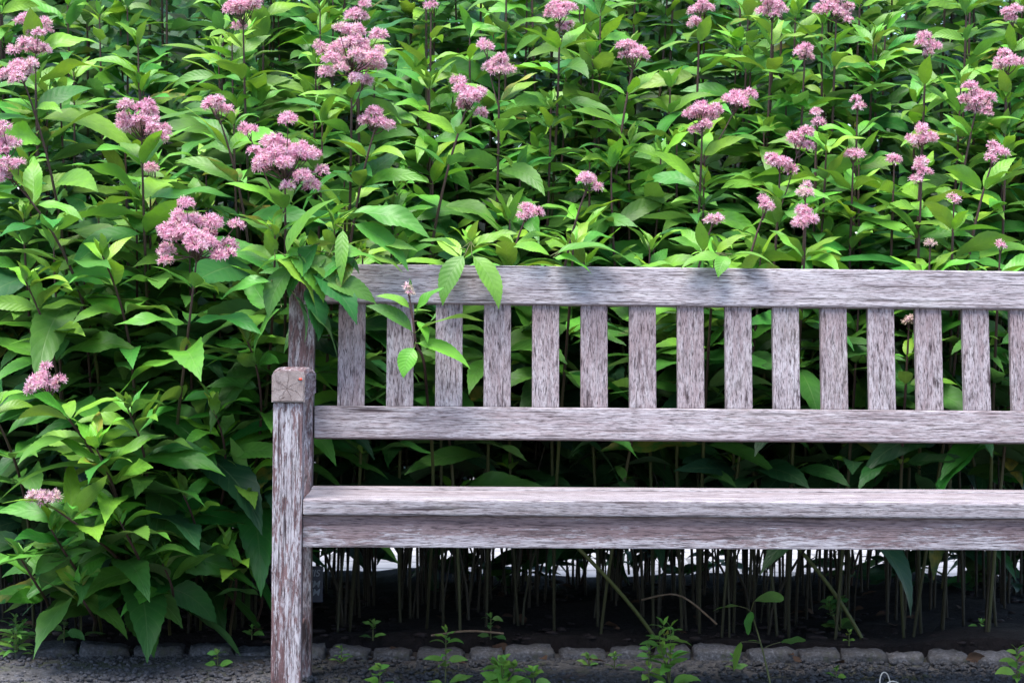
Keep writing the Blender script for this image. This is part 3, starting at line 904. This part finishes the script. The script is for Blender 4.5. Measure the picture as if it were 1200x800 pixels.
# thin dry canes standing among the stems
crng = np.random.default_rng(31)
for i in range(190):
    (cx_, cy_) = placed[int(crng.integers(len(placed)))]
    x, y = cx_ + crng.normal(0, .035), cy_ + crng.normal(0, .03)
    if abs(x) > y * .258 + .1: continue
    b = np.array([x, y, .02]); hgt = crng.uniform(.45, .8)
    tp = b + np.array([crng.normal(0, .12), crng.normal(0, .06), hgt])
    if guard_behind(np.array([tp])) is False: continue
    mb = MB()
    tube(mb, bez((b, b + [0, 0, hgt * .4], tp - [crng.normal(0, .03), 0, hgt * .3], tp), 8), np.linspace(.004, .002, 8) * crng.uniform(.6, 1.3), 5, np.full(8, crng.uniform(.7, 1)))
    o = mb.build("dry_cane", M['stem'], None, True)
    tag(o, "thin bare cane standing in the dark among the plant stems", "cane", "bare canes among the stems")

# low shaded plants along the far edge of the bed
lrng = np.random.default_rng(61)
k = 0
for i in range(75):
    y = lrng.uniform(6.35, 6.84); x = lrng.uniform(-1, 1) * (y * .258 + .1)
    u = 600 + x / y * F
    if 868 < u < 962 or 575 < u < 600 or (375 < u < 480 and lrng.random() < .6): continue
    b = (x, y, .02); h = lrng.uniform(.3, .55)
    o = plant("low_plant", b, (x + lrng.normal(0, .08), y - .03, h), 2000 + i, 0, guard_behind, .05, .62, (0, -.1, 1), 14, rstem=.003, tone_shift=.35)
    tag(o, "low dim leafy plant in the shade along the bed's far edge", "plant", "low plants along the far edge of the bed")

# shrubs on the far side of the paving, glimpsed between the tops
def shrub(x, y, h, r, seed, label):
    rng = np.random.default_rng(seed)
    base = np.array([x, y, -.03])
    root = empty("shrub", base)
    tag(root, label, "shrub", "shrubs beyond the paving")
    tk, cr = MB(), MB()
    lobes = []
    for q in range(26):
        a = rng.uniform(0, 6.28); zz = rng.uniform(.06, .93)
        rr = r * rng.uniform(.2, .8) * (1 - .45 * zz)
        c = base + [math.cos(a) * rr, math.sin(a) * rr, zz * h]
        lobes.append((c, r * rng.uniform(.36, .55)))
        tube(tk, bez((base, base + [0, 0, zz * h * .4], c - [0, 0, .2], c), 7), np.linspace(.035, .012, 7), 5, np.full(7, .95))
    n = 9000
    li = rng.integers(0, len(lobes), n)
    Cc = np.array([l[0] for l in lobes])[li]; Rr = np.array([l[1] for l in lobes])[li]
    d = rng.normal(0, 1, (n, 3)); d /= np.linalg.norm(d, axis=1)[:, None]
    P = Cc + d * (Rr * rng.uniform(.3, 1.08, n))[:, None]
    P[:, 2] = np.maximum(P[:, 2], .02)
    t1 = rng.normal(0, 1, (n, 3)); t1[:, 2] -= .4; t1 /= np.linalg.norm(t1, axis=1)[:, None]
    t2 = np.cross(t1, d + rng.normal(0, .4, (n, 3))); t2 /= np.linalg.norm(t2, axis=1)[:, None]
    L = rng.uniform(.09, .18, n)[:, None]
    V = np.stack([P, P + t1 * L * .5 + t2 * L * .28, P + t1 * L, P + t1 * L * .5 - t2 * L * .28], 1).reshape(-1, 3)
    uv = np.tile(np.array([[.5, 0], [1, .5], [.5, 1], [0, .5]]), (n, 1))
    cr.add(V, np.arange(n)[:, None] * 4 + np.arange(4)[None], None, uv, np.repeat(np.clip(rng.normal(.72, .15, n), 0, 1), 4), np.repeat(rng.random(n) * .97, 4))
    tk.build("trunk", M['stem'], root, True, base)
    cr.build("crown", M['leaf'], root, False, base)
for i in range(8):
    shrub(-4.4 + i * 1.26, 13.6 + .35 * math.sin(i * 2.1), 3.9 + .4 * math.sin(i * 1.7), 1.15, 40 + i, "tall dark green shrub on the far side of the paving, blurred behind the plant tops")

# bare cane stems leaning out under the seat
for i, (p0, p1, lab) in enumerate((((686, 652, 5.3), (770, 738, 5.38), "yellow-green bare stem leaning low under the seat, foot to the right"),
                                   ((945, 650, 5.4), (1012, 738, 5.4), "pale bare stem slanting beneath the far half of the seat"))):
    mb = MB()
    a, b = np.asarray(at(*p0)), np.asarray(at(*p1)); b[2] = .02
    a2 = a + np.array([-.12, .05, .12])
    pts = bez((b, b * .5 + a * .5 + [0, 0, .03], a, a2), 14)
    tube(mb, pts, .0055, 6, np.full(14, .5))
    o = mb.build("bare_stem", M['stem'])
    tag(o, lab, "stem")

# ---------------------------------------------------------------- kerb of small stone setts
krng = np.random.default_rng(9)
x = -2.2
ki = 0
while x < 2.3:
    w = krng.uniform(.085, .132)
    bm = bmesh.new()
    bmesh.ops.create_cube(bm, size=1)
    bmesh.ops.subdivide_edges(bm, edges=bm.edges[:], cuts=5, use_grid_fill=True)
    big = x < -1.12
    d_, hh = (.10, .06)
    for v in bm.verts:
        c = v.co * 2
        rr = (abs(c.x) ** 9 + abs(c.y) ** 9 + abs(c.z) ** 9) ** (1 / 9)
        c = c / max(rr, 1e-6) * (max(abs(c.x), abs(c.y), abs(c.z)))
        v.co = Vector((c.x * w * .5, c.y * d_ * .5, c.z * hh * .5))
        v.co += Vector(krng.normal(0, .0022, 3))
    me = from_bm("kerb_sett", bm, M['stone'], None, True)
    yk = 5.20 + .012 * math.sin(x * 3) + krng.normal(0, .006) - max(0, -1.0 - x) * .16
    me.location = (x + w / 2, yk, -.004 + krng.normal(0, .004))
    me.rotation_euler = (krng.normal(0, .05), krng.normal(0, .05), krng.normal(0, .06) + (.12 if x < -1 else 0))
    tag(me, "small rough grey stone sett in the kerb edging the flower bed", "sett", "stone setts edging the bed")
    x += w + krng.uniform(.004, .02)

# ---------------------------------------------------------------- loose stuff on the ground
def pebbles(name, n, x0, x1, y0, y1, z, smin, smax, mat, flat=.6, seed=1, zj=.004):
    rng = np.random.default_rng(seed)
    mb = MB()
    ico = bmesh.new(); bmesh.ops.create_icosphere(ico, subdivisions=1, radius=1)
    IV = np.array([v.co[:] for v in ico.verts]); IF = np.array([[v.index for v in f.verts] for f in ico.faces]); ico.free()
    for i in range(n):
        s = smin + (smax - smin) * rng.random() ** 2.5
        V = IV * (1 + rng.normal(0, .16, (len(IV), 1))) * s * np.array([rng.uniform(.7, 1.4), rng.uniform(.7, 1.2), flat])
        a = rng.uniform(0, 6.28)
        V = V @ np.array([[math.cos(a), math.sin(a), 0], [-math.sin(a), math.cos(a), 0], [0, 0, 1]])
        V += [rng.uniform(x0, x1), rng.uniform(y0, y1), z + s * flat * .4 + rng.uniform(0, zj)]
        mb.add(V, None, IF, None, rng.random(), rng.random())
    return mb.build(name, mat, None, False)
tag(pebbles("gravel", 12500, -2.1, 2.2, 4.55, 5.17, 0, .002, .011, M['pebble'], .6, 2), "grey grit and small stones on the path before the kerb", "gravel", kind="stuff")
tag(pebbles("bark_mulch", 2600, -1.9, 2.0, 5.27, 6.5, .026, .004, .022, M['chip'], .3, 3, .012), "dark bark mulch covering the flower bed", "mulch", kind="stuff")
rng = np.random.default_rng(12)
mb = MB()
for i in range(80):
    L = rng.uniform(.02, .06)
    V, uv, C = leaf(rng, (rng.uniform(-1.7, 1.8), rng.uniform(5.0, 6.3), rng.uniform(.035, .05)), rng.uniform(0, 6.28), L, L * .5, R(rng.uniform(-5, 25)), R(rng.uniform(-30, 25)), 10, fold=.4)
    if C[:, 1].min() < 5.27: V[:, 2] -= .022
    mb.add(V, grid_faces(10), None, uv, .5, rng.random())
tag(mb.build("leaf_litter", M['litter']), "brown fallen leaves scattered under the plants", "leaf litter", kind="stuff")

# twigs lying in the bed
for i, (a, b, zz, lab) in enumerate((((505, 752, 5.22), (590, 748, 5.27), .052, "thin dry twig lying along the kerb stones"),
                                     ((840, 735, 5.35), (752, 712, 5.45), .07, "dry twig arching over the mulch under the seat"))):
    mb = MB()
    A, B = np.asarray(at(*a)), np.asarray(at(*b))
    A[2] = zz; B[2] = zz + (.0 if i == 0 else .05)
    mid_ = (A + B) / 2 + [0, 0, .012 if i == 0 else .06]
    tube(mb, bez((A, mid_, mid_, B), 10), .003, 5)
    tag(mb.build("dry_twig", M['dry']), lab, "twig")

# curled pale strips of dry grass
gr = None
mb = MB()
for (x0, x1, hh) in ((1032, 1043, .055), (1038, 1056, .03)):
    A, B = np.asarray(at(x0, 806, 4.72)), np.asarray(at(x1, 806, 4.74)); A[2] = B[2] = .004
    tube(mb, bez((A, A + [-.012, 0, hh * 1.2], B + [.004, 0, hh * 1.1], B), 12), .0016, 5)
tag(mb.build("curled_straw", M['straw']), "pale curled strip of dry straw on the gritty path", "straw")

# ---------------------------------------------------------------- weeds
def weed(name, px, pyb, D, h, seed, label, ls=.05, wl=.4, kind="pairs", lean=(0, 0), tone=.2, group=None, nn=7):
    rng = np.random.default_rng(seed)
    b = at(px, pyb, D); b.z = 0.0 if D < 5.2 else .028
    base = np.asarray(b)
    root = empty(name, base)
    sm, lm = MB(), MB()
    nst = 1 if kind == "pairs" else int(rng.integers(3, 5))
    for s in range(nst):
        ang = rng.uniform(0, 6.28); sp_ = 0 if s == 0 else .35
        tip = base + np.array([lean[0] + math.cos(ang) * h * sp_, lean[1] + math.sin(ang) * h * sp_, h * rng.uniform(.7, 1) if s else h])
        pts = bez((base, base * .6 + tip * .4 + [0, 0, h * .1], tip - [0, 0, h * .2], tip), 10)
        tube(sm, pts, np.linspace(.0022, .0009, 10), 5, np.full(10, .52))
        for q in range(nn):
            f = (q + .6) / nn
            P = pts[min(9, int(f * 9.5))]
            a0 = q * 1.57 + rng.normal(0, .3)
            for w_ in range(2):
                L = ls * 1.25 * rng.uniform(.7, 1.15) * (1.1 - .55 * f)
                add_leaf(lm, rng, guard_solid, P, a0 + w_ * 3.14, L, L * wl, R(rng.uniform(10, 50)), R(rng.uniform(-45, 10)), 14, tone + rng.normal(0, .1), pet=.15)
        for w_ in range(3):
            L = ls * .5
            add_leaf(lm, rng, guard_solid, tip, rng.uniform(0, 6.28), L, L * wl, R(60), R(30), 10, tone - .1)
    sm.build("stem", M['stem'], root, True, base)
    if lm.n: lm.build("foliage", M['weed'], root, True, base)
    return tag(root, label, "weed", group)
WEEDS = [
 (522, 805, 4.80, .125, "upright narrow-leaved weed on the grit just past the third slat", dict(ls=.048, wl=.3)),
 (785, 808, 4.78, .145, "tallest bright narrow-leaved weed on the grit, below the middle of the seat", dict(ls=.055, wl=.3, kind="many")),
 (760, 806, 4.75, .10, "small bright weed just beside the tallest gritty weed", dict(ls=.04, wl=.35)),
 (590, 812, 4.70, .075, "low round-leaved weed between two narrow-leaved ones, by the picture's lower edge", dict(ls=.045, wl=.55, kind="many", nn=4)),
 (625, 812, 4.70, .05, "tiny broad-leaved weed beside the low round-leaved one", dict(ls=.04, wl=.65, nn=3)),
 (445, 812, 4.72, .05, "tiny round-leaved weed on the grit next to the front leg", dict(ls=.035, wl=.7, nn=3)),
 (1192, 806, 4.75, .10, "leafy weed by the far edge of the gritty path", dict(ls=.05, wl=.4)),
 (18, 772, 5.12, .10, "tuft of fine feathery weed in the corner by the kerb", dict(ls=.05, wl=.2, kind="many", tone=.5, nn=10)),
 (75, 752, 5.18, .13, "straggly dim weed at the foot of the plants beside the bench", dict(ls=.06, wl=.4, tone=.75)),
 (95, 745, 5.3, .17, "tall half-shaded weed with eaten leaves under the blooming side stems", dict(ls=.07, wl=.4, tone=.7)),
 (255, 792, 5.0, .035, "small green seedling on the mossy grit left of the front leg", dict(ls=.035, wl=.5, tone=.35, nn=3)),
 (295, 755, 5.28, .03, "small pair of green leaves by the kerb near the front leg", dict(ls=.03, wl=.4, tone=.35, nn=2)),
 (437, 752, 5.28, .045, "dim seedling behind the kerb past the rear leg", dict(ls=.035, wl=.4, tone=.55, nn=3)),
 (575, 745, 5.3, .06, "dim seedling in the mulch behind the kerb under the fourth slat", dict(ls=.04, wl=.45, tone=.75, nn=3)),
 (995, 752, 5.27, .035, "tiny shaded seedling on the mulch beneath the eleventh slat", dict(ls=.025, wl=.5, tone=.4, nn=2)),
 (1150, 724, 5.5, .03, "small seedling with a yellowing leaf on the mulch beneath the last slats", dict(ls=.035, wl=.6, tone=.05, nn=2)),
 (985, 735, 5.5, .09, "dark round-leaved ground weed among the stems under the seat", dict(ls=.04, wl=.75, tone=.8, kind="many", nn=3)),
 (690, 775, 5.05, .03, "tiny weed on the grit under the sixth slat", dict(ls=.028, wl=.4, tone=.5, nn=3)),
 (720, 782, 5.0, .04, "tiny two-stemmed weed on the grit under the middle of the bench", dict(ls=.03, wl=.4, tone=.4, nn=3)),
 (860, 778, 5.02, .035, "tiny dark weed on the grit under the ninth slat", dict(ls=.03, wl=.45, tone=.6, nn=3)),
 (980, 792, 4.9, .03, "tiny bright seedling on the grit beneath the eleventh slat", dict(ls=.025, wl=.6, tone=.2, nn=2)),
 (400, 775, 5.05, .045, "frail thin weed on the mossy grit beside the rear leg", dict(ls=.025, wl=.25, tone=.4, nn=5)),
]
for i, (px, pyb, D, h, lab, opt) in enumerate(WEEDS):
    weed("weed", px, pyb, D, h, 700 + i, lab, group="weeds sprouting along the kerb", **opt)

# round-leaved vine seedling in front of the kerb
rng = np.random.default_rng(5)
vb = np.asarray(at(905, 812, 4.72)); vb[2] = 0
vine = empty("vine_seedling", vb)
tag(vine, "sprawling seedling with big rounded leaves in front of the kerb", "weed")
sm, lm = MB(), MB()
top = np.asarray(at(880, 716, 4.85))
mid_ = np.asarray(at(893, 755, 4.80))
pts = bez((vb, mid_ * .7 + vb * .3, mid_, top), 14)
tube(sm, pts, np.linspace(.0026, .0015, 14), 6, np.full(14, .5))
for (lx, ly, D_, L, wl, az, e0, e1, tone) in ((884, 704, 4.84, .075, .62, .2, 25, -25, .45), (880, 716, 4.84, .06, .5, 4.4, -50, -85, .5), (866, 710, 4.84, .065, .4, 3.1, 5, -30, .2),
                                            (915, 752, 4.78, .062, .68, .1, 12, -10, .4), (868, 752, 4.76, .068, .8, 3.9, -60, -85, .35), (890, 752, 4.8, .03, .5, 2.6, 20, -20, .15)):
    P = np.asarray(at(lx, ly, D_))
    j = int(np.argmin(np.linalg.norm(pts - P, axis=1)))
    tube(sm, bez((pts[j], pts[j] * .6 + P * .4 + [0, 0, .006], P, P), 6), .0011, 5, np.full(6, .45))
    add_leaf(lm, rng, None, P, az, L, L * wl, R(e0), R(e1), 22, tone, shape=(.5, .6), teeth=.01, pet=.03, twist=-.5 if az < 1 or az > 5 else .5, fold=.1)
sm.build("stem", M['stem'], vine, True, vb)
lm.build("foliage", M['weed'], vine, True, vb)

# dark needle-leaved sprig behind the stems
nb_ = np.asarray(at(972, 700, 6.35)); nb_[2] = .03
ys = empty("conifer_seedling", nb_)
tag(ys, "dark needle-leaved conifer seedling against the pale paving under the seat", "seedling")
sm, lm = MB(), MB()
rng = np.random.default_rng(8)
for br in range(9):
    z0 = .04 + br * .022
    ang = br * 2.4; ln = .10 * (1 - br * .06)
    A = nb_ + [0, 0, z0]; B = A + [math.cos(ang) * ln, math.sin(ang) * ln * .6, .045]
    pts = bez((A, A * .5 + B * .5, B, B), 8)
    tube(sm, pts, .0014, 4, np.full(8, .9))
    for q in range(26):
        P = A + (B - A) * rng.random()
        L = rng.uniform(.014, .024); a_ = rng.uniform(0, 6.28)
        add_leaf(lm, rng, None, P, a_, L, L * .13, R(rng.uniform(0, 60)), R(rng.uniform(-10, 40)), 5, .95, teeth=0)
tube(sm, np.stack([nb_ + [0, 0, z] for z in np.linspace(0, .27, 8)]), .003, 5, np.full(8, .9))
sm.build("stem", M['stem'], ys, True, nb_)
lm.build("foliage", M['weed'], ys, True, nb_)

# ---------------------------------------------------------------- small plant sign behind the rear leg
sp = at(366, 684, 5.5)
sg = empty("plant_sign", (sp.x, sp.y, .03), R(4))
tag(sg, "small dark blue plant label with white lettering beside the bench's rear leg", "sign")
t_ = NT("sign blue"); M['sign'] = t_.done((.012, .02, .055), .35)
t_ = NT("sign lettering"); M['ink'] = t_.done((.20, .24, .32), .5)
sz = sp.z - .03
bm = bmesh.new()
bmesh.ops.create_cube(bm, size=1)
for v in bm.verts: v.co = Vector((v.co.x * .075 - .008, v.co.y * .003, v.co.z * .10 + sz))
bmesh.ops.bevel(bm, geom=bm.edges[:], offset=.001, segments=1, affect='EDGES')
pl = from_bm("face_panel", bm, M['sign'], sg)
bm = bmesh.new()
bmesh.ops.create_cube(bm, size=1)
for v in bm.verts: v.co = Vector((v.co.x * .012 - .008, v.co.y * .004 + .0036, (v.co.z + .5) * sz))
from_bm("stake", bm, M['sign'], sg)
for k_, (txt, zz) in enumerate((("IIS", .022), ("UM", -.008), ("UM", -.031))):
    cu = bpy.data.curves.new("lettering", 'FONT')
    cu.body = txt; cu.size = .026; cu.shear = .2; cu.align_x = 'RIGHT'; cu.extrude = .0003; cu.offset = .0003
    tmp = bpy.data.objects.new("lettering", cu)
    COL.objects.link(tmp)
    bpy.context.view_layer.update()
    tme = bpy.data.meshes.new_from_object(tmp.evaluated_get(bpy.context.evaluated_depsgraph_get()))
    bpy.data.objects.remove(tmp)
    to = link("lettering", tme, M['ink'], pl)
    to.location = (.020, -.0022, sz + zz)
    to.rotation_euler = (R(90), 0, 0)
